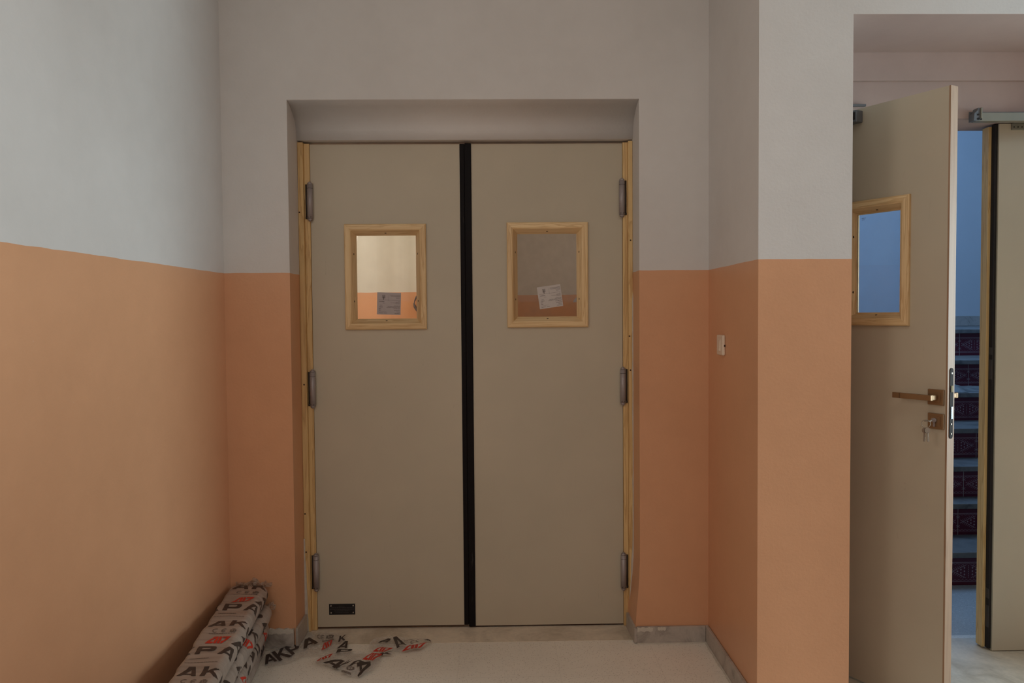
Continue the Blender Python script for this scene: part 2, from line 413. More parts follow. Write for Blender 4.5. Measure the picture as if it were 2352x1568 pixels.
struct('baseboard_landing', bm, M['marble'], label='grey skirting above the top of the stairs', cat='skirting')
# ragged plaster smears over and under the skirtings
def smear(name, pts, y0, y1, lab):
    bm = bmesh.new(); n = len(pts)
    a = [bm.verts.new((p[0], y0, p[1])) for p in pts]; b = [bm.verts.new((p[0], y1, p[1])) for p in pts]
    bm.faces.new(a); bm.faces.new(b[::-1])
    for i in range(n): bm.faces.new((a[i], a[(i+1) % n], b[(i+1) % n], b[i]))
    bmesh.ops.recalc_face_normals(bm, faces=bm.faces)
    return struct(name, bm, M['mortar'], label=lab, cat='plaster')
def ragged(x0, x1, z0, z1, amp, n=22, taper=.0, seed=1):
    r = random.Random(seed)
    n = int(n*2.5); f1, f2, p1 = r.uniform(2, 4), r.uniform(7, 11), r.uniform(0, 6)
    w = lambda u, q: .55*math.sin(f1*6.28*u + p1 + q) + .3*math.sin(f2*6.28*u + q*2) + r.uniform(-.12, .12)
    top = [(x0 + (x1-x0)*i/n, z1 + amp*w(i/n, 0)) for i in range(n+1)]
    bot = [(x0 + (x1-x0)*i/n, z0 + amp*w(i/n, 2)) for i in range(n, -1, -1)]
    return top + bot
smear('trim_1', ragged(.579, .645, .052, .0695, .004, 10, seed=3), YW - .0150, YW - .0135, 'rough plaster smear at the left end of the right skirting')
smear('trim_2', ragged(.665, .70, .056, .0695, .002, 8, seed=5), YW - .0150, YW - .0135, 'rough plaster blob on top of the right skirting')
smear('trim_3', ragged(-1.0, -.872, .066, .084, .0035, 12, seed=6), YW - .0150, YW - .0005, 'ragged white plaster line above the left skirting')
bm = bmesh.new(); r = random.Random(4)
top = [(.578 + .294*i/24, YW - .016 - r.uniform(.004, .010)) for i in range(25)]
prism(bm, [(.872, YW - .013), (.578, YW - .013)] + top, .0005, .004)
struct('trim_4', bm, M['mortar'], label='white grout line along the foot of the right skirting', cat='grout')
bm = bmesh.new(); r = random.Random(9)
left = [(.869 - r.uniform(.004, .009), 2.62 + .57*i/30) for i in range(31)]
prism(bm, [(.8705, 3.19), (.8705, 2.62)] + left, .0005, .004)
struct('trim_5', bm, M['mortar'], label='white grout line along the foot of the niche skirting', cat='grout')
bm = bmesh.new(); r = random.Random(12)
prism(bm, [(-1.12, YW - .014), (-1.12, YW - .026)] + [(-1.12 + .265*i/20, YW - .018 - r.uniform(.003, .010)) for i in range(21)] + [(-.842, 3.22), (-.826, 3.30), (-.834, 3.36), (-.852, 3.36), (-.852, YW - .013)], .0015, .0055)
struct('trim_6', bm, M['mortar'], label='white grout along the left skirting and door reveal', cat='grout')
bm = bmesh.new(); box(bm, -.864, .593, 3.238, 3.60, .0, .0016)
struct('trim_7', bm, M['threshold'], label='taupe stone sill under the double door', cat='door sill')
bm = bmesh.new(); box(bm, 1.205, 3.2, 2.70, 3.1995, .0005, .003)
struct('trim_8', bm, M['threshold'], label='taupe stone sill under the side doorway', cat='door sill')

# wooden jambs of the double door (two planes each, outer strip and inner rebate) with ragged paint line
def jamb(name, xo, xm, xi, lab):
    bm = bmesh.new()
    box(bm, min(xo, xm), max(xo, xm), 3.368, 3.45, .002, 2.152, .0015)
    box(bm, min(xm, xi), max(xm, xi), 3.386, 3.45, .002, 2.150, .0015)
    return struct(name, bm, M['jamb_wood'], label=lab, cat='door frame')
jl = jamb('trim_9', -.8635, -.840, -.8165, 'honey pine door jamb left of the double door')
jr = jamb('trim_10', .5925, .574, .5525, 'honey pine door jamb right of the double door')
for par, x, zz in ((jl, -.853, (.36, .53, 1.1, 1.85)), (jr, .583, (.18, 1.15, 1.30, 1.72))):
    bm = bmesh.new()
    for z in zz: cyl(bm, (x + random.uniform(-.006, .006), 3.3678, z), .0035, .0016, 'y', 10)
    link('nail_hole', bm, M['hole'], par)
# ragged white plaster line beside the wood
bm = bmesh.new(); r = random.Random(2)
pts = [(-.866, 0), (-.866, .42)] + [(-.862 + .012*max(0, 1-z/.42) + r.uniform(0, .003), z) for z in [.42 - i*.03 for i in range(15)]]
a = [bm.verts.new((p[0], 3.363, p[1])) for p in pts]; b = [bm.verts.new((p[0], 3.368, p[1])) for p in pts]
bm.faces.new(a); bm.faces.new(b[::-1])
for i in range(len(pts)): bm.faces.new((a[i], a[(i+1) % len(pts)], b[(i+1) % len(pts)], b[i]))
bmesh.ops.recalc_face_normals(bm, faces=bm.faces)
struct('trim_11', bm, M['mortar'], label='ragged plaster edge at the foot of the left jamb', cat='plaster')
bm = bmesh.new(); r = random.Random(8)
zz = [i*.05 for i in range(30)]
pts = [(.594, 1.5), (.594, 0)] + [((.591 - .022*max(0, 1-z/.4)) - r.uniform(.001, .0035), z) for z in zz]
a = [bm.verts.new((p[0], 3.362, p[1])) for p in pts]; b = [bm.verts.new((p[0], 3.368, p[1])) for p in pts]
bm.faces.new(a); bm.faces.new(b[::-1])
for i in range(len(pts)): bm.faces.new((a[i], a[(i+1) % len(pts)], b[(i+1) % len(pts)], b[i]))
bmesh.ops.recalc_face_normals(bm, faces=bm.faces)
struct('trim_12', bm, M['mortar'], label='ragged plaster edge beside the right jamb', cat='plaster')

# ------------------------------------------------------------------ door leaves
def panel(w0, w1, z0, z1, y0, y1, hole, bev=.0015):
    """a slab with a rectangular hole, front face towards -y"""
    bm = bmesh.new(); hx0, hx1, hz0, hz1 = hole
    box(bm, w0, hx0, y0, y1, z0, z1); box(bm, hx1, w1, y0, y1, z0, z1)
    box(bm, hx0, hx1, y0, y1, z0, hz0); box(bm, hx0, hx1, y0, y1, hz1, z1)
    bmesh.ops.remove_doubles(bm, verts=bm.verts, dist=1e-5)
    return bm
def vision_frame(parent, ox0, ox1, oz0, oz1, yf, mem=.045, inset=.030, proud=.014, deep=.024):
    """mitred bead frame: four profiled members each cut at 45 degrees, parent = leaf"""
    fr = empty('vision_frame', (0, 0, 0)); fr.parent = parent
    # profile across member: (distance from outer edge, y offset, towards glass)
    prof = [(0, 0.0), (0, -proud+.004), (.004, -proud), (mem*.46, -proud-.002), (mem*.58, -proud+.001), (mem, deep), (mem, deep+.004), (0, deep+.004)]
    cs = [(ox0, oz0), (ox1, oz0), (ox1, oz1), (ox0, oz1)]
    sg = [(1, 1), (-1, 1), (-1, -1), (1, -1)]
    for i in range(4):
        j = (i+1) % 4; bm = bmesh.new(); ra, rb = [], []
        for d, yo in prof:
            ra.append(bm.verts.new((cs[i][0] + sg[i][0]*d, yf + yo, cs[i][1] + sg[i][1]*d)))
            rb.append(bm.verts.new((cs[j][0] + sg[j][0]*d, yf + yo, cs[j][1] + sg[j][1]*d)))
        n = len(prof); bm.faces.new(ra); bm.faces.new(rb[::-1])
        for k in range(n): bm.faces.new((ra[k], ra[(k+1) % n], rb[(k+1) % n], rb[k]))
        bmesh.ops.recalc_face_normals(bm, faces=bm.faces)
        link('frame_rail' if i % 2 == 0 else 'frame_stile', bm, M['wood_x' if i % 2 == 0 else 'wood_z'], fr)
    # nail heads on the sloping inner bead
    d = mem*.80; yy = yf + deep*.38
    xm, hz = (ox0+ox1)/2, oz1-oz0
    for (x, z, ax) in [(xm, oz0+d, 'x'), (xm, oz1-d, 'x'), (ox0+d, oz0+hz*.27, 'z'), (ox1-d, oz0+hz*.27, 'z'), (ox0+d, oz0+hz*.72, 'z'), (ox1-d, oz0+hz*.72, 'z')]:
        bm = bmesh.new(); w = (.005, .002) if ax == 'x' else (.002, .005)
        bmesh.ops.create_uvsphere(bm, u_segments=10, v_segments=6, radius=1, matrix=Matrix.Translation((x, yy-.001, z)) @ Matrix.Diagonal((w[0], .004, w[1], 1)))
        link('nail_head', bm, M['hole'], fr)
    return fr
def bars(bm, x0, x1, z, h, y, seed, mi, align='l', words=None):
    """a line of unreadable small print: short dashes"""
    r = random.Random(seed); x = x0
    while x < x1 - h*.5:
        w = min(r.uniform(.6, 3.2)*h, x1 - x)
        g = r.uniform(.75, 1.0)
        a = [bm.verts.new(p) for p in ((x, y, z), (x+w, y, z), (x+w, y, z+h*g), (x, y, z+h*g))]
        bm.faces.new(a).material_index = mi
        x += w + h*r.uniform(.25, .6)
def sticker(parent, cxs, czs, w, h, y, rot, mat, lab):
    """glazing label stuck on the pane, print too small to read"""
    bm = bmesh.new()
    box(bm, 0, w, -.0004, 0, 0, h, mi=0)
    yy = -.0006; L = [
        (.05, .35, .60, 1), (.55, .97, .875, 1), (.57, .97, .83, 1), (.78, .96, .79, 1), (.80, .97, .735, 1),
        (.08, .32, .575, 1.7), (.24, .34, .51, 1), (.90, .97, .60, 1), (.78, .97, .565, 1), (.57, .97, .53, 1), (.77, .97, .49, 1),
        (.72, .97, .40, 1), (.45, .97, .365, 1.2), (.40, .97, .325, 1.2), (.70, .97, .265, 1.6), (.72, .97, .19, 1.5), (.82, .97, .125, 1.5), (.75, .97, .055, 1.4),
        (.12, .22, .41, 1), (.10, .24, .36, 1), (.10, .24, .325, 1), (.08, .18, .26, 1.6), (.08, .17, .19, 1.6), (.08, .26, .065, 1.4), (.30, .44, .06, 1.4)]
    for i, (a, b, z, t) in enumerate(L[1:]): bars(bm, a*w, b*w, z*h, .014*h*t, yy, i*7+3, 1)
    def rect(a, b, c, d):
        bm.faces.new([bm.verts.new((p[0]*w, yy, p[1]*h)) for p in ((a, c), (b, c), (b, d), (a, d))]).material_index = 1
    rect(.06, .97, .655, .662); rect(.49, .496, .63, .87); rect(.49, .97, .885, .89); rect(.965, .97, .80, .89); rect(.06, .40, .135, .14)
    # small printed emblem: blocks over a stem
    for i in range(4): rect(.215 + i*.034, .238 + i*.034, .85, .885)
    for i in range(4): rect(.215 + i*.034, .238 + i*.034, .80, .83)
    rect(.26, .285, .67, .81); rect(.21, .345, .755, .772); rect(.225, .248, .735, .755); rect(.30, .325, .735, .755)
    m = Matrix.Translation((cxs, y, czs)) @ Matrix.Rotation(rot, 4, 'Y') @ Matrix.Translation((-w/2, 0, -h/2))
    bmesh.ops.transform(bm, matrix=m, verts=bm.verts)
    return link('sticker', bm, [mat, M['ink']], parent, label=lab)
def hinge(parent, x, z, side, y=YD):
    """double acting spring hinge: one fat barrel, a thinner dark one behind it"""
    bm = bmesh.new()
    cyl(bm, (x, y-.014, z), .0125, .148, 'z', 24); cyl(bm, (x, y-.014, z+.0775), .0105, .007, 'z', 20); cyl(bm, (x, y-.014, z-.0775), .0105, .007, 'z', 20)
    cyl(bm, (x, y-.014, z+.083), .005, .006, 'z', 12); cyl(bm, (x, y-.014, z-.083), .006, .006, 'z', 12)
    for t in (-.055,): cyl(bm, (x, y-.014, z+t+.112), .0128, .0012, 'z', 24, mi=1)
    for q in (-.55, .45): cyl(bm, (x + .0123*math.sin(q), y-.014-.0123*math.cos(q), z-.068), .0019, .002, 'y', 8, mi=1)
    h = link('hinge', bm, [M['steel'], M['dark_steel']], parent)
    bm = bmesh.new(); cyl(bm, (x + side*.0145, y-.006, z), .0075, .150, 'z', 16); cyl(bm, (x + side*.0145, y-.006, z-.07), .0082, .010, 'z', 16)
    box(bm, x - .004 + min(side*.016, 0), x + .004 + max(side*.016, 0), y-.004, y+.001, z-.070, z+.070)
    link('hinge_leaf', bm, M['dark_steel'], h)
def swing_leaf(name, x0, x1, z0, z1, hinge_x, side, hz, rub, lab):
    d = empty(name, (0, 0, 0), label=lab, cat='door', kind='structure')
    return d
# --- left leaf
def glass_pane(parent, a, b, c, d, y, mat):
    bm = bmesh.new(); box(bm, a, b, y, y+.004, c, d); return link('glass_pane', bm, mat, parent)
def rect_of(x0, y0, x1, y1, Y):
    p = ony(x0, (y0+y1)/2, Y); q = ony(x1, (y0+y1)/2, Y)
    t = ony((x0+x1)/2, y0, Y); b = ony((x0+x1)/2, y1, Y)
    return p.x, q.x, b.z, t.z
D1 = empty('door_1', (0, 0, 0), label='left putty grey swing leaf of the double door, black plate at its foot', cat='door', kind='structure')
D2 = empty('door_2', (0, 0, 0), label='right putty grey swing leaf of the double door, tilted white sticker on its pane', cat='door', kind='structure')
fx0, fx1, fz0, fz1 = rect_of(791.5, 514, 979, 756.5, YD - .012)
gx0, gx1, gz0, gz1 = rect_of(1164.5, 510, 1351, 751.5, YD - .012)
MEM = .0475
for D, x0, x1, z0, fr in ((D1, -.8155, -.163, .014, (fx0, fx1, fz0, fz1)), (D2, -.112, .551, .009, (gx0, gx1, gz0, gz1))):
    hole = (fr[0]+.03, fr[1]-.03, fr[2]+.03, fr[3]-.03)
    link('leaf_panel', panel(x0, x1, z0, 2.147, YD, YD+.04, hole), M['leaf'], D)
    bm = bmesh.new(); box(bm, x0+.001, x1-.001, YD+.001, YD+.039, z0-.004, z0-.0002)
    link('bottom_lipping', bm, M['hole'], D)
    vision_frame(D, *fr, YD, mem=MEM)
    glass_pane(D, hole[0], hole[1], hole[2], hole[3], YD+.0255, M['glass'] if D is D1 else M['dusty_glass'])
sp = ony(893, 697, YD+.02); sticker(D1, sp.x, sp.z, .105, .098, YD+.0250, math.radians(2), M['paper_shade'], 'greyish sticker with tiny print on the left pane')
sp = ony(1263.5, 681, YD+.02); sticker(D2, sp.x, sp.z, .105, .098, YD+.0250, math.radians(-8), M['paper'], 'tilted white sticker with tiny print on the right pane')
# torn paper corner behind the right pane
bm = bmesh.new(); P = [ony(a, b, YD+.03) for a, b in ((1328, 675), (1328, 693.5), (1316, 694), (1318, 689), (1323, 683))]
a = [bm.verts.new(p) for p in P]; b = [bm.verts.new(p + Vector((0, .0006, 0))) for p in P]
bm.faces.new(a); bm.faces.new(b[::-1]); link('torn_label', bm, M['paper_shade'], D2, label='torn pale scrap at the edge of the right pane')
for (px_, py_) in ((710.5, 463), (717, 893), (725, 1314)):
    p = ony(px_ + 1.5, py_, YD-.014); hinge(D1, p.x, p.z, -1)
for (px_, py_) in ((1430, 454), (1432.5, 886.5), (1434, 1312)):
    p = ony(px_ - 1.5, py_, YD-.014); hinge(D2, p.x, p.z, 1)
bm = bmesh.new(); box(bm, -.163, -.1425, YD-.003, YD+.036, .014, 2.148, .002)
link('rubber_seal', bm, M['rubber'], D1, label='black rubber strip on the meeting edge')
bm = bmesh.new(); box(bm, -.142, -.112, YD-.006, YD+.036, .006, 2.150, .003); box(bm, -.1345, -.131, YD-.0072, YD-.005, .008, 2.148)
link('rubber_seal', bm, M['rubber'], D2, label='black rubber strip on the meeting edge')
# black maker's plate
a, b, c, d = rect_of(756, 1386, 816, 1411, YD)
bm = bmesh.new(); box(bm, a, b, YD-.0015, YD-.0002, c, d, .0004)
w, h = b-a, d-c
for i, (u0, u1, vz) in enumerate(((.38, .62, .76), (.06, .94, .62), (.03, .97, .47), (.20, .80, .33), (.24, .76, .18))):
    bars(bm, a+u0*w, a+u1*w, c+vz*h, .07*h, YD-.0018, 40+i, 1)
pl = link('maker_plate', bm, [M['black'], M['plate_ink']], D1, label='small black plate with tiny print')
for u, v in ((.075, .83), (.925, .83), (.08, .2), (.925, .2)):
    bm = bmesh.new(); cyl(bm, (a+u*w, YD-.0022, c+v*h), .0029, .002, 'y', 14); link('screw', bm, M['screw'], pl)

# cable dangling on the inner wall (seen through the left pane)
bm = bmesh.new()
tube(bm, [ony(957, 680, 6.04), ony(953, 690, 6.03), ony(951, 697, 6.03), ony(953, 704, 6.03), ony(958, 712, 6.035), ony(965, 722, 6.035)], [.006, .006, .006, .011, .011, .006])
link('hanging_cable', bm, M['ink'], label='thin grey cable dangling on the bright inner wall', cat='cable')

# --- side doorway: closed right leaf
D4 = empty('door_4', (0, 0, 0), label='closed putty grey leaf at the right edge of the side doorway', cat='door', kind='structure')
Yc = 3.067
bm = bmesh.new(); box(bm, 2.013, 2.72, Yc, Yc+.045, .006, 2.147, .0012); link('leaf_panel', bm, M['leaf'], D4)
bm = bmesh.new(); box(bm, 2.0015, 2.0125, Yc+.008, Yc+.030, .012, 2.147); link('seal_strip', bm, M['gap'], D4)
bm = bmesh.new(); box(bm, 1.990, 2.0125, Yc+.030, Yc+.072, .010, 2.142, .001); link('edge_lipping', bm, M['jamb_wood'], D4, label='honey wood lipping')
bm = bmesh.new()
for (z0, z1) in ((1.12, 1.20), (1.22, 1.25), (.10, .19), (.22, .26)): box(bm, 1.9995, 2.0015, Yc+.006, Yc+.024, z0, z1)
link('strike_plate', bm, M['dark_steel'], D4)

# --- open leaf, swung towards the viewer
hp = Vector((1.212, 3.062, 0)); ang = math.atan2(2.554-3.067, 1.509-1.212)
Lw = .593
D3 = empty('door_3', hp, ang, label='open putty grey leaf with keys and bronze lever, ajar behind the pillar', cat='door', kind='structure')
D3M = Matrix.Translation(hp) @ Matrix.Rotation(ang, 4, 'Z'); D3I = D3M.inverted()
def onleaf(x, y, off=0.0):
    """pixel -> local coordinates on the open leaf's front plane"""
    o = D3I @ Vector((0, 0, H)); v = D3I.to_3x3() @ ray(x, y)
    return o + v * ((off - o.y) / v.y)
TH = .042
wr, wt, wb = onleaf(2086.5, 600, -.012), onleaf(2080, 446, -.012), onleaf(2080, 748, -.012)
wx1 = wr.x; wx0 = onleaf(1967, 600, .012).x - MEM; wz1, wz0 = wt.z, wb.z
hole = (wx0+.03, wx1-.03, wz0+.03, wz1-.03)
link('leaf_panel', panel(0, Lw-.006, .012, 2.148, 0, TH, hole), M['leaf'], D3)
bm = bmesh.new(); box(bm, Lw-.006, Lw, .0005, TH-.0005, .012, 2.149); link('edge_lipping', bm, M['edge_wood'], D3, label='pale wood lipping on the free edge')
vision_frame(D3, wx0, wx1, wz0, wz1, 0, mem=MEM)
fb = vision_frame(D3, wx0, wx1, wz0, wz1, 0, mem=MEM)          # matching bead on the far side
for o in list(fb.children):
    o.data.transform(Matrix.Translation((0, TH, 0)) @ Matrix.Scale(-1, 4, (0, 1, 0))); o.data.flip_normals()
glass_pane(D3, hole[0], hole[1], hole[2], hole[3], TH/2-.002, M['glass'])
bm = bmesh.new(); q = onleaf(1986, 505, .018)
for dz, w_ in ((0, .014), (.006, .016)): bars(bm, q.x-.012, q.x-.012+w_, q.z+dz, .0018, .0185, 5, 0)
link('glass_stamp', bm, M['ink'], D3)
# lock forend on the edge, rounded ends
bm = bmesh.new(); zc0, zc1 = onleaf(2188, 1010).z, onleaf(2188, 846).z; rr = .0098
pts = []
for i in range(13): t = math.pi*i/12; pts.append((TH/2 - rr*math.cos(t), zc1 - rr + rr*math.sin(t)))
for i in range(13): t = math.pi*i/12; pts.append((TH/2 + rr*math.cos(t), zc0 + rr - rr*math.sin(t)))
A = [bm.verts.new((Lw+.0002, y, z)) for y, z in pts]; B = [bm.verts.new((Lw+.0024, y, z)) for y, z in pts]
bm.faces.new(A); bm.faces.new(B[::-1])
for i in range(len(pts)): bm.faces.new((A[i], A[(i+1) % len(pts)], B[(i+1) % len(pts)], B[i]))
bmesh.ops.recalc_face_normals(bm, faces=bm.faces)
lk = link('lock_forend', bm, M['gap'], D3, label='black rounded lock face')
def ez(py_): return onleaf(2188, py_).z
for py_ in (858, 976, 999):
    bm = bmesh.new(); cyl(bm, (Lw+.0030, TH/2, ez(py_)), .0028, .0014, 'x', 14); cyl(bm, (Lw+.0038, TH/2, ez(py_)), .0012, .001, 'x', 8, mi=1)
    link('screw', bm, [M['screw'], M['gap']], lk)
bm = bmesh.new(); box(bm, Lw+.002, Lw+.0045, TH/2-.006, TH/2+.006, ez(902), ez(887)); link('latch', bm, M['bolt'], lk)
bm = bmesh.new(); box(bm, Lw+.002, Lw+.0045, TH/2-.004, TH/2+.006, ez(964), ez(936)); link('deadbolt', bm, M['chrome'], lk)
# lever set
def lever(sign, y0, ext=0.0):
    c = onleaf(2152, 911.5); cz = c.z; cx_ = c.x
    h = empty('lever_handle', (0, 0, 0)); h.parent = D3
    bm = bmesh.new(); s = .0265
    ya, yb = sorted((y0, y0 + sign*.010)); box(bm, cx_-s, cx_+s, ya, yb, cz-s, cz+s, .0015)
    ya, yb = sorted((y0 + sign*.010, y0 + sign*.0125)); box(bm, cx_-.017, cx_+.017, ya, yb, cz-.017, cz+.017, .001)
    link('rosette', bm, M['bronze'], h)
    bm = bmesh.new(); ya, yb = sorted((y0 + sign*.011, y0 + sign*(.050+ext))); box(bm, cx_-.0095, cx_+.0095, ya, yb, cz-.0095, cz+.0095, .003)
    link('spindle_neck', bm, M['bronze'], h)
    bm = bmesh.new(); ya, yb = sorted((y0 + sign*(.040+ext), y0 + sign*(.0535+ext)))
    box(bm, cx_-.128, cx_-.103, ya, yb, cz-.0095, cz+.0095, .001); box(bm, cx_-.102, cx_+.0095, ya, yb, cz-.0095, cz+.0095, .0015)
    link('lever_bar', bm, M['bronze'], h)
lever(-1, 0.0); lever(1, TH, .018)
c = onleaf(2152, 966.5)
bm = bmesh.new(); s = .0265; box(bm, c.x-s, c.x+s, -.010, 0, c.z-s, c.z+s, .0015); box(bm, c.x-.017, c.x+.017, -.0125, -.010, c.z-.017, c.z+.017, .001)
es = link('key_escutcheon', bm, M['bronze'], D3, label='square bronze key plate under the lever')
bm = bmesh.new(); cyl(bm, (c.x-.001, -.016, c.z+.004), .0075, .012, 'y', 20); cyl(bm, (c.x-.001, -.023, c.z+.004), .0055, .004, 'y', 16); box(bm, c.x-.004, c.x+.002, -.018, -.012, c.z-.018, c.z+.002, .001)
link('lock_cylinder', bm, M['steel'], es)
# closer body and arm on the leaf near the hinge
cb = onleaf(1966, 269, -.03)
bm = bmesh.new(); box(bm, max(.005, cb.x-.17), onleaf(1974.5, 268, -.02).x, -.038, -.0005, onleaf(1960, 282, -.03).z, onleaf(1960, 254.5, -.03).z, .003)
cl = link('closer_body', bm, M['closer_dark'], D3, label='slate grey door closer box')
bm = bmesh.new(); xx = onleaf(1972, 268, -.02).x; z0_ = onleaf(1960, 268, -.03).z
box(bm, xx-.012, xx-.002, -.040, -.0375, z0_-.014, z0_+.014, .001); link('closer_screw_plate', bm, M['gap'], cl)

# keys: one in the lock, ring, two hanging
KR = empty('key_ring', D3M @ Vector((c.x-.001, -.024, c.z+.004)), ang, label='steel key ring hanging from the lock of the open door', cat='keys')
bm = bmesh.new()
box(bm, -.003, .003, -.022, .001, -.001, .001); cyl(bm, (0, -.030, 0), .010, .0020, 'z', 20); link('inserted_key', bm, M['key'], KR)
bm = bmesh.new(); rc = Vector((-.002, -.036, -.009))
tube(bm, [rc + Vector((.0135*math.cos(t)*.8, .0135*math.cos(t)*.6, .0135*math.sin(t))) for t in [2*math.pi*i/28 for i in range(28)]], .0011, 6, True)
link('ring', bm, M['key'], KR)
for dx, rz in ((-.002, .05), (.003, -.06)):
    bm = bmesh.new()
    cyl(bm, (0, 0, -.010), .0095, .0022, 'y', 20); box(bm, -.0032, .0032, -.0011, .0011, -.048, -.016, .0005)
    for i in range(5): box(bm, .003, .0048, -.0008, .0008, -.026-.0045*i-.0024, -.026-.0045*i)
    bmesh.ops.transform(bm, matrix=Matrix.Translation(rc + Vector((dx, dx, -.0125))) @ Matrix.Rotation(rz, 4, 'Y') @ Matrix.Rotation(1.05, 4, 'Z'), verts=bm.verts)
    link('hanging_key', bm, M['key'], KR)

# header hardware: coordinator bar with brackets
CO = empty('door_coordinator', (1.9, Yc, 2.17), label='grey metal closing bar fixed to the header above the closed side leaf', cat='door hardware')
def loc(o, bm, name, m, **k):
    bmesh.ops.transform(bm, matrix=Matrix.Translation(-o.location), verts=bm.verts); return link(name, bm, m, o, **k)
YH = 2.997
a = ony(2230, 258, YH-.02); b = ony(2352, 279.5, YH-.02); x0, x1, z0, z1 = a.x, a.x+.62, b.z, a.z
bm = bmesh.new(); box(bm, x0+.004, x1, YH-.004, YH+.001, z0+.002, z1+.006, .001); loc(CO, bm, 'back_plate', M['closer_dark'])
bm = bmesh.new(); box(bm, x0+.012, x1, YH-.034, YH-.004, z0, z1-.004, .0015); loc(CO, bm, 'track_bar', M['closer'])
bm = bmesh.new()
vs = [(x0+.002, z0+.001), (x0+.026, z0+.001), (x0+.026, z1+.012), (x0+.019, z1+.014), (x0+.016, z1+.004), (x0+.004, z1-.008)]
A = [bm.verts.new((p[0], YH-.0365, p[1])) for p in vs]; B = [bm.verts.new((p[0], YH-.004, p[1])) for p in vs]
bm.faces.new(A); bm.faces.new(B[::-1])
for i in range(6): bm.faces.new((A[i], A[(i+1) % 6], B[(i+1) % 6], B[i]))
bmesh.ops.recalc_face_normals(bm, faces=bm.faces); loc(CO, bm, 'end_bracket', M['closer_dark'])
bm = bmesh.new(); box(bm, x0+.026, x0+.033, YH-.042, YH-.030, z0+.010, z1+.014, .002); loc(CO, bm, 'roller', M['closer'])
for dx, dz, rr in ((.019, .008, .0042), (.018, .024, .0036), (.030, .006, .0028)):
    bm = bmesh.new(); cyl(bm, (x0+dx, YH-.0375, z0+dz), rr, .003, 'y', 14); loc(CO, bm, 'screw', M['gap'])
q = ony(2330, 283, Yc-.02)
bm = bmesh.new(); box(bm, q.x, q.x+.11, Yc-.006, Yc-.0005, ony(2330, 299, Yc).z, 2.147, .001); box(bm, q.x+.004, q.x+.11, Yc-.034, Yc-.0005, 2.1475, 2.151); bk = loc(CO, bm, 'leaf_bracket', M['closer'])
for dx in (.008, .024, .04):
    bm = bmesh.new(); cyl(bm, (q.x+dx, Yc-.0065, ony(2330, 292.5, Yc).z), .0028, .002, 'y', 12); bmesh.ops.transform(bm, matrix=Matrix.Translation(-CO.location), verts=bm.verts); link('screw', bm, M['dark_steel'], bk)
bm = bmesh.new(); cyl(bm, (q.x+.008, YH-.030, z0+.012), .010, .024, 'y', 18); box(bm, q.x+.014, q.x+.10, YH-.050, YH-.034, z0+.004, z1+.006, .002); loc(CO, bm, 'pivot_block', M['closer_dark'])
# slide rail over the open leaf
bm = bmesh.new(); box(bm, 1.22, 1.435, 2.985, 2.9975, 2.196, 2.2045)
link('slide_rail', bm, M['closer_dark'], label='thin dark closer rail fixed to the header above the open door', cat='door hardware')

# ------------------------------------------------------------------ light switch
v = ray(1659.5, 792); P = Vector((0, 0, H)) + v * ((.885) / v.x)
LS = empty('light_switch', P, label='small white rocker light switch on the peach side wall', cat='light switch')
bm = bmesh.new(); box(bm, -.0125, 0, -.040, .040, -.040, .040, .005); link('switch_plate', bm, M['plastic_white'], LS)
bm = bmesh.new()
vs = [(-.0125, -.024), (-.0125, .024), (-.0185, -.022), (-.0150, .022)]
A = [bm.verts.new((x_, -.013, z_)) for x_, z_ in vs]; B = [bm.verts.new((x_, .013, z_)) for x_, z_ in vs]
for f in ((0, 1, 3, 2),): bm.faces.new([A[i] for i in f]); bm.faces.new([B[i] for i in f][::-1])
bm.faces.new((A[2], A[3], B[3], B[2])); bm.faces.new((A[0], A[2], B[2], B[0])); bm.faces.new((A[3], A[1], B[1], B[3])); bm.faces.new((A[1], A[0], B[0], B[1]))
bmesh.ops.recalc_face_normals(bm, faces=bm.faces); link('rocker', bm, M['plastic_white'], LS)
bm = bmesh.new(); box(bm, -.006, 0, -.0402, -.0395, -.006, .002); link('screw_slot', bm, M['hole'], LS)

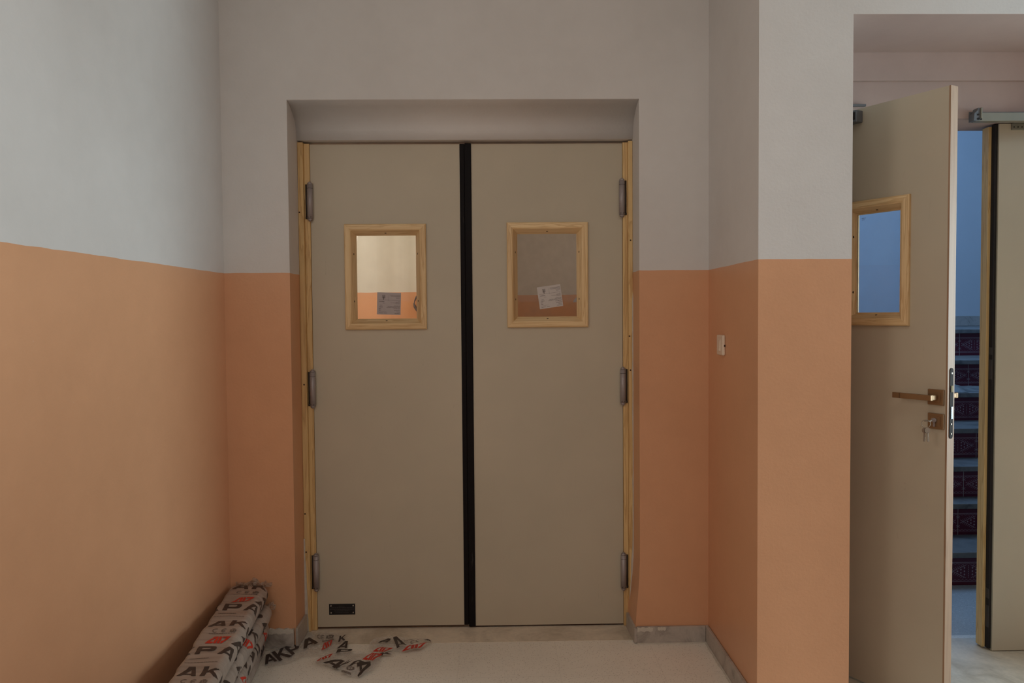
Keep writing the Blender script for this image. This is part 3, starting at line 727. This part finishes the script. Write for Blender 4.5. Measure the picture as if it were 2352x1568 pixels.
# ------------------------------------------------------------------ staircase
ST = empty('staircase', (3.2, 3.83, 0), label='staircase with grey treads and oxblood patterned risers', cat='staircase')
zs = [.178*i for i in range(1, 7)] + [1.263]
ys = [3.805, 4.08, 4.205, 4.425, 4.715, 5.11, 5.60]
joints_px = [2175, 2200, 2213, 2242, 2180, 2224, 2204]     # one tile joint seen in each riser
rowpx = [1312, 1198, 1115, 1027, 943, 862, 790]
TW = .22
for i, (z, y) in enumerate(zip(zs, ys)):
    yb = (ys[i+1] + .03) if i < 6 else 6.87
    bm = bmesh.new(); box(bm, 1.5, 5.28, y, yb, z-.030, z, .004); loc(ST, bm, 'tread', M['tread'])
    zb = 0 if i == 0 else zs[i-1]; yr = y + .028
    bm = bmesh.new(); box(bm, 1.5, 5.28, yr, yr+.02, zb, z-.030, mi=2)
    x0 = ony(joints_px[i], rowpx[i], yr).x; n0 = int((1.5 - x0)/TW) + 1
    hh = z-.030-zb
    def fpoly(pts, mi, lift):
        bm.faces.new([bm.verts.new((p[0], yr - lift, p[1])) for p in pts]).material_index = mi
    n = n0
    while x0 + (n+1)*TW < 5.28:
        xa = x0 + n*TW; n += 1
        box(bm, xa+.0014, xa+TW-.0014, yr-.0007, yr, zb+.001, z-.031, mi=0)
        if not (1.9 < xa < 4.4): continue
        L = .0013; q = lambda u, w: (xa + u*TW, zb + w*hh)
        def bar(u0, w0, u1, w1, t=.0022):
            a_, b_ = Vector(q(u0, w0)), Vector(q(u1, w1)); d_ = (b_-a_).normalized(); nn = Vector((-d_.y, d_.x))*t/2
            fpoly([a_+nn, a_-nn, b_-nn, b_+nn], 1, L)
        for w_ in (.14, .80): bar(.01, w_, .99, w_)
        for k_ in range(22):                     # little wave border
            u = .01 + k_*.0445; bar(u, .17 if k_ % 2 else .205, u+.0445, .205 if k_ % 2 else .17, .0016); bar(u, .77 if k_ % 2 else .735, u+.0445, .735 if k_ % 2 else .77, .0016)
        for s_, apex, base in ((1, .10, .44), (-1, .90, .56)):
            bar(apex - s_*.05, .44, base, .70); bar(apex - s_*.05, .56, base, .26)
            for k_ in range(1, 8):               # comb teeth
                t_ = k_/8; u = apex + (base-apex)*t_
                bar(u, .50 + .20*t_, u - s_*.035, .50 + .20*t_ + .055, .0016); bar(u, .50 - .24*t_, u - s_*.035, .50 - .24*t_ - .055, .0016)
            for k_, cnt in ((.42, 1), (.66, 2), (.90, 3)):
                u = apex + (base-apex)*k_
                for m_ in range(cnt):
                    wz = .49 + (m_ - (cnt-1)/2)*.115; fpoly([q(u-.022, wz), q(u, wz-.035), q(u+.022, wz), q(u, wz+.04)], 1, L)
        for k_ in range(7): fpoly([q(.492, .27+k_*.065), q(.508, .27+k_*.065), q(.508, .30+k_*.065), q(.492, .30+k_*.065)], 1, L)
        bar(.0, .32, .05, .28); bar(.0, .32, .05, .36); bar(.0, .66, .05, .62); bar(.0, .66, .05, .70); bar(1., .32, .95, .28); bar(1., .32, .95, .36); bar(1., .66, .95, .62); bar(1., .66, .95, .70)
    loc(ST, bm, 'riser', [M['tile'], M['motif'], M['grout']])
# fallen plaster / sheeting on the fifth tread
bm = bmesh.new(); r = random.Random(3); z5 = zs[4]; nx, ny = 26, 8
xa = ony(2150, 890, 4.85).x; xb = ony(2300, 890, 4.85).x
G = [[bm.verts.new((xa + (xb-xa)*i/nx, 4.745 + .03*math.sin(i*.7) + .34*j/ny, z5 + .0015 + .085*max(0, math.sin(math.pi*j/ny))*(.10 + .9*max(0, 1 - i/nx*1.9)**1.3 + .10*abs(math.sin(i*.55+1)) + .04*math.sin(i*1.9+j)) )) for j in range(ny+1)] for i in range(nx+1)]
for i in range(nx):
    for j in range(ny): bm.faces.new((G[i][j], G[i+1][j], G[i+1][j+1], G[i][j+1])).smooth = True
link('dust_sheet', bm, M['tread'], label='crumpled pale sheet lying on the stair tread beside the open door edge', cat='sheet')

# ------------------------------------------------------------------ lettering for the printed film
def glyph(ch):
    """polygons (no holes) in a unit box: heavy, wide capitals"""
    if ch == 'A': return [[(0, 0), (.24, 0), (.60, .74), (.60, 1), (.42, 1)], [(.60, 1), (.60, .74), (.76, 0), (1, 0), (.74, 1)], [(.34, .17), (.735, .17), (.70, .34), (.42, .34)]]
    if ch == 'K': return [[(0, 0), (.26, 0), (.26, 1), (0, 1)], [(.26, .38), (.26, .62), (.72, 1), (1, 1), (.48, .55)], [(.37, .5), (.56, .58), (1, 0), (.70, 0)]]
    if ch == 'P': return [[(0, 0), (.26, 0), (.26, 1), (0, 1)], [(.26, .80), (.68, .80), (.80, 1), (.26, 1)], [(.68, .80), (.74, .72), (1, .78), (.93, .95), (.80, 1)], [(.74, .72), (.74, .60), (1, .56), (1, .78)], [(.74, .60), (.66, .52), (.80, .33), (.95, .42), (1, .56)], [(.26, .52), (.66, .52), (.80, .33), (.26, .33)]]
    if ch == 'L':                                    # the red slanted mark: two triangles with bars between
        return [[(0, 0), (.14, 0), (.33, .78), (.34, 1), (.30, 1)], [(.14, 0), (.325, 0), (.33, .2), (.19, .2)],
                [(.36, 0), (.475, 0), (.465, 1), (.35, 1)], [(.505, 0), (.62, 0), (.61, 1), (.495, 1)],
                [(.64, .80), (.82, .80), (1, 1), (.64, 1)], [(.65, 0), (.73, 0), (1, 1), (.82, .80), (.66, .26)]]
    if ch in 'CE':
        P = []
        for k in range(10):
            a0, a1 = math.radians(55 + 25*k), math.radians(55 + 25*(k+1))
            P.append([(.5+.5*math.cos(a0), .5+.5*math.sin(a0)), (.5+.5*math.cos(a1), .5+.5*math.sin(a1)), (.5+.36*math.cos(a1), .5+.36*math.sin(a1)), (.5+.36*math.cos(a0), .5+.36*math.sin(a0))])
        if ch == 'E': P.append([(.1, .44), (.66, .44), (.66, .56), (.1, .56)])
        return P
    if ch == 'O': return [[(0, .15), (.2, 0), (.25, .35), (.25, .7), (0, .85)], [(.25, 0), (.75, 0), (.8, .25), (.25, .25)], [(.8, 0), (1, .2), (1, .8), (.75, .7), (.75, .3)], [(.25, .72), (.75, .72), (.75, 1), (.25, 1)], [(.40, .4), (.62, .4), (.62, .6), (.40, .6)]]
    if ch == 'T':                                    # line of print too small to read
        P = []; x = 0; r = random.Random(5)
        while x < .97:
            w = r.uniform(.03, .09); P.append([(x, 0), (min(1, x+w), 0), (min(1, x+w), 1), (x, 1)]); x += w + .02
        return P
def stamp(bm, ch, org, su, sv, fn, mi, cell=.012):
    """add glyph ch with origin org and axes su, sv in flat film coordinates; fn maps them into space"""
    org, su, sv = Vector(org), Vector(su), Vector(sv)
    for poly in glyph(ch):
        t = bmesh.new(); t.faces.new([t.verts.new((*(org + su*p[0] + sv*p[1]), 0)) for p in poly])
        for ax in (0, 1):
            lo = min(v.co[ax] for v in t.verts); hi = max(v.co[ax] for v in t.verts); c = math.floor(lo/cell)*cell + cell
            while c < hi:
                co = Vector((0, 0, 0)); co[ax] = c; no = Vector((0, 0, 0)); no[ax] = 1
                bmesh.ops.bisect_plane(t, geom=t.verts[:] + t.edges[:] + t.faces[:], plane_co=co, plane_no=no); c += cell
        mp = {}
        for f in t.faces:
            vs = []
            for v in f.verts:
                if v not in mp: mp[v] = bm.verts.new(fn(v.co.x, v.co.y))
                vs.append(mp[v])
            try: nf = bm.faces.new(vs); nf.material_index = mi; nf.smooth = True
            except ValueError: pass
        t.free()

# ------------------------------------------------------------------ wrapped profile bundles
def bundle(yfar, xl, xr, ynear, xln, xrn, z0, z1, seed, label, phase):
    """long film wrapped bar lying on the stack: rounded section, film wrinkles, printing"""
    r = random.Random(seed); bm = bmesh.new()
    hgt = z1-z0; rad = hgt*.46; NS = 40; L = yfar-ynear; NL = 150
    def section(w):
        """arc-length parametrised outline starting at the left top, going over the top and down the right side"""
        pts = []
        def arc(cx_, cz_, a0, a1, n=7):
            for i in range(n+1): a = a0 + (a1-a0)*i/n; pts.append((cx_ + rad*math.cos(a), cz_ + rad*math.sin(a)))
        rl = rad*.6
        pts.append((0, z0+.004)); pts.append((0, z1-rl))
        for i in range(1, 6): a = math.pi - math.pi/2*i/5; pts.append((rl + rl*math.cos(a), z1-rl + rl*math.sin(a)))
        for i in range(1, 10): pts.append((rl + (w-rad-rl)*i/10, z1))
        arc(w-rad, z1-rad, math.pi/2, 0, 8); arc(w-rad, z0+rad, 0, -math.pi/2, 8)
        return pts
    def frame(t):            # t: distance from the far end
        k = t/L; xa = xl + (xln-xl)*k; xb = xr + (xrn-xr)*k
        return xa, xb-xa, yfar - t
    folds = [(r.uniform(0, L), r.uniform(.001, .0028), r.uniform(-.25, .25)) for _ in range(46)]
    def wob(s, t):
        d = 0
        for c_, a_, sl in folds:
            q_ = (t - c_ - sl*s)/.012
            if abs(q_) < 3: d += a_*math.exp(-q_*q_)
        d += .0022*((t*7.7 + s*.5) % 1.0) + .0012*math.sin(t*61 + s*9 + seed) + .0010*math.sin(t*23 - s*40 + seed)
        return d
    base = section(.17)
    cum = [0]
    for a, b in zip(base, base[1:]): cum.append(cum[-1] + math.dist(a, b))
    ztop_s = cum[6]          # where the flat top begins
    def at(s, t, lift=0):
        xa, w, y = frame(t); pts = section(w)
        s = max(0, min(cum[-1]-1e-6, s)); i = 0
        while cum[i+1] < s: i += 1
        k = (s-cum[i])/(cum[i+1]-cum[i]); p = Vector(pts[i]).lerp(Vector(pts[i+1]), k)
        e = Vector(pts[i+1]) - Vector(pts[i]); nrm = Vector((-e.y, e.x)).normalized()
        sh = 1.0
        if t < .05: sh = 1 - .25*(1 - t/.05)**2                       # film tucked in at the far end
        c_ = Vector((w/2, (z0+z1)/2)); p = c_ + (p-c_)*sh
        p = p + nrm*((min(wob(s, t), .0046) - .0066)*(1 if p.y > z0+.012 else .2) + lift)
        return Vector((xa + p.x, y, max(p.y, z0 + .0004)))
    ss = []
    for i in range(len(cum)-1):
        n = max(1, round((cum[i+1]-cum[i])/.02)); ss += [cum[i] + (cum[i+1]-cum[i])*j/n for j in range(n)]
    ss.append(cum[-1])
    rows = []
    for j in range(NL+1): rows.append([bm.verts.new(at(s, L*j/NL)) for s in ss])
    for A, B in zip(rows, rows[1:]):
        for k_ in range(len(ss)-1): bm.faces.new((A[k_], A[k_+1], B[k_+1], B[k_])).smooth = True
        bm.faces.new((A[-1], A[0], B[0], B[-1]))
    bm.faces.new(rows[0][::-1]); bm.faces.new(rows[-1])
    bmesh.ops.recalc_face_normals(bm, faces=bm.faces)
    # repeated printing; flat film coordinates: x = arc length s, y = -t (towards the far end)
    fn = lambda s, ty: at(s, -ty, .0012)
    t = phase; k_ = 0
    def txt(chars, s0, tt, w_, h_, gap, mi):
        s_ = s0
        for ch in chars:
            if s_ > -.01 and s_ + w_ < cum[-1] + .01:
                if tt < L-.02 and tt - h_ > .003: stamp(bm, ch, (max(s_, .002), -tt), (w_, 0), (0, h_), fn, mi)
            s_ += w_ + gap
    return bm, txt, t, L, ztop_s, cum[-1], rows
def finish(bm, name, label):
    return link(name, bm, [M['wrap'], M['print_black'], M['print_red'], M['print_grey']], label=label, cat='wrapped bundle', group='film wrapped bundles stacked along the left wall')
LW, LH = .070, .058
def print_all(txt, s0, t0, L, off):
    t = t0
    while t < L:
        o = s0 + off
        txt('AKPA', o, t, LW, LH, .013, 1)
        txt('CEO', o+.030, t+.052, .024, .026, .010, 3); txt('T', o+.022, t+.064, .10, .005, 0, 3)
        txt('A', o+.150, t+.060, LW, LH*.8, .013, 1)
        txt('L', o+.030, t+.145, .088, .050, 0, 2); txt('AK', o+.130, t+.145, LW, LH, .013, 1)
        txt('AKPA', o-.150, t+.225, LW, LH, .013, 1); txt('L', o+.190, t+.225, .088, .050, 0, 2)
        txt('T', o+.01, t+.262, .07, .005, 0, 3)
        txt('T', o+.0, t+.290, .12, .003, 0, 3)
        t += .38
specs = [
    ((3.197, -1.130, -.962, .60, -.825, -.695, .216, .288), 11, 'topmost film wrapped bundle of the stack, lettering showing on its flat top', -.315, .0),
    ((3.170, -1.105, -.938, .60, -.930, -.765, .144, .216), 23, 'second film wrapped bundle from the top of the stack by the left wall', -.20, -.10),
    ((3.185, -1.121, -.956, .60, -.855, -.690, .072, .144), 37, 'third film wrapped bundle from the top of the stack, one above the floor', -.09, -.05),
    ((3.180, -1.128, -.972, .60, -.845, -.685, .0, .072), 51, 'lowest film wrapped bundle of the stack, lying on the terrazzo floor', -.26, -.14)]
bundles = []
for i, (g, seed, lab, ph, off) in enumerate(specs):
    bm, txt, t0, L, zt, smax, rows = bundle(*g, seed, lab, ph)
    print_all(txt, zt, t0, L, off)
    bundles.append(finish(bm, 'wrapped_bundle' , lab))
# crumpled film bunched at the far ends, part of each bundle
def crumple(c, sx, sz, seed, parent, spikes):
    r = random.Random(seed); bm = bmesh.new(); n, m = 22, 7
    G = []
    for i in range(n+1):
        u = i/n; col_ = []
        top = sz*(.45 + .35*r.random() + sum(a*math.exp(-((u-b)/w_)**2) for b, a, w_ in spikes))
        for j in range(m+1):
            v_ = j/m
            col_.append(bm.verts.new((c[0] + (u-.5)*sx + r.uniform(-.003, .003), c[1] + .010*math.sin(u*31+seed)*v_ + r.uniform(-.005, .005) + .006*v_, c[2] + top*v_ + r.uniform(-.002, .002)*(j > 0))))
        G.append(col_)
    for i in range(n):
        for j in range(m): bm.faces.new((G[i][j], G[i+1][j], G[i+1][j+1], G[i][j+1]))
    r_ = bmesh.ops.solidify(bm, geom=bm.faces[:], thickness=.0006)
    link('film_tail', bm, M['flap'], parent)
crumple((-1.035, 3.199, .268), .150, .026, 2, bundles[0], [(.5, 1.0, .07), (.85, .25, .1), (.25, .15, .1)])
crumple((-.962, 3.172, .180), .046, .032, 3, bundles[1], [(.6, .3, .3)])

# ------------------------------------------------------------------ torn film scraps on the floor
def hfield(amp, seed):
    r = random.Random(seed); K = [(r.uniform(8, 60), r.uniform(0, 6.3), r.uniform(0, 6.3)) for _ in range(9)]
    def h(x, y):
        s_ = 0
        for f_, a_, p_ in K: s_ += abs(math.sin(f_*(x*math.cos(a_) + y*math.sin(a_)) + p_)) / (1 + f_*.03)
        return .003 + amp*max(0, s_/5.0)**1.4
    return h
def scrap(name, outline_px, prints, amp, seed, label):
    """outline and prints are read off the photograph, laid on the floor plane and lifted by the crumple height"""
    h = hfield(amp, seed)
    P = [onz(a, b, .004).to_2d() for a, b in outline_px]
    t = bmesh.new(); t.faces.new([t.verts.new((*p, 0)) for p in P])
    for ax in (0, 1):
        lo = min(p[ax] for p in P); hi = max(p[ax] for p in P); c_ = lo + .012
        while c_ < hi:
            co = Vector((0, 0, 0)); co[ax] = c_; no = Vector((0, 0, 0)); no[ax] = 1
            bmesh.ops.bisect_plane(t, geom=t.verts[:] + t.edges[:] + t.faces[:], plane_co=co, plane_no=no); c_ += .009
    for v in t.verts: v.co.z = h(v.co.x, v.co.y)
    for f in t.faces: f.smooth = True
    fn = lambda x, y: Vector((x, y, h(x, y) + .0012))
    for ch, o, e, up, mi in prints:
        O, E, U = onz(*o, .006).to_2d(), onz(*e, .006).to_2d(), onz(*up, .006).to_2d()
        stamp(t, ch, O, E-O, U-O, fn, mi, .012)
    return link(name, t, [M['film'], M['print_black'], M['print_red'], M['print_grey'], M['jamb_wood']], label=label, cat='plastic film', group='torn packing film on the floor')
scrap('plastic_film', [(609, 1530), (626, 1485), (632, 1468), (668, 1460), (700, 1452), (745, 1452), (776, 1456), (792, 1470), (797, 1488), (806, 1504), (770, 1505), (735, 1507), (700, 1509), (664, 1524), (620, 1533)],
      [('A', (609, 1527), (637, 1519), (599, 1509), 1), ('K', (642, 1519), (672, 1508), (623, 1501), 1), ('P', (671, 1507), (697, 1495), (652, 1490), 1), ('A', (697, 1493), (731, 1479), (686, 1476), 1),
       ('P', (664, 1490), (684, 1476), (652, 1474), 1), ('C', (728, 1469), (738, 1471), (729, 1460), 3), ('E', (736, 1471), (746, 1472), (737, 1461), 3), ('O', (748, 1468), (765, 1467), (751, 1460), 3), ('T', (740, 1477), (767, 1471), (740, 1474), 3),
       ('L', (738, 1495), (768, 1480), (735, 1484), 2), ('A', (773, 1492), (797, 1490), (782, 1477), 1), ('K', (777, 1476), (793, 1473), (780, 1463), 1), ('P', (771, 1503), (806, 1502), (776, 1494), 1)],
      .013, 3, 'long torn film scrap with large dark letters, reaching the bundles')
scrap('plastic_film', [(722, 1520), (735, 1510), (765, 1504), (800, 1500), (840, 1502), (868, 1504), (876, 1516), (868, 1532), (852, 1546), (826, 1558), (800, 1556), (782, 1544), (766, 1538), (740, 1532), (726, 1528)],
      [('L', (726, 1523), (768, 1512), (724, 1517), 2), ('A', (742, 1526), (769, 1538), (773, 1512), 1), ('K', (772, 1540), (810, 1524), (770, 1534), 1), ('A', (796, 1538), (842, 1529), (794, 1532), 1), ('A', (822, 1558), (820, 1532), (853, 1544), 1),
       ('L', (832, 1522), (866, 1524), (846, 1504), 2), ('O', (796, 1545), (814, 1544), (796, 1538), 3), ('T', (784, 1548), (806, 1553), (785, 1544), 3)],
      .022, 8, 'crumpled film scrap with a red mark, lowest in the photo and nearest the viewer')
scrap('plastic_film', [(846, 1492), (850, 1478), (868, 1468), (900, 1464), (938, 1470), (975, 1468), (992, 1474), (988, 1484), (964, 1496), (928, 1500), (908, 1499), (900, 1508), (872, 1508), (852, 1502)],
      [('A', (912, 1494), (936, 1486), (893, 1470), 1), ('L', (922, 1500), (980, 1490), (926, 1489), 2), ('C', (942, 1482), (952, 1481), (944, 1476), 3), ('C', (954, 1479), (963, 1478), (956, 1474), 3), ('L', (856, 1500), (894, 1502), (866, 1490), 2), ('A', (868, 1479), (890, 1480), (882, 1468), 1),
       ('K', (872, 1508), (900, 1507), (874, 1503), 1), ('T', (928, 1476), (960, 1471), (928, 1475), 3), ('A', (974, 1472), (990, 1476), (976, 1469), 1)],
      .020, 14, 'crumpled film scrap farthest from the bundles, before the middle of the sill')
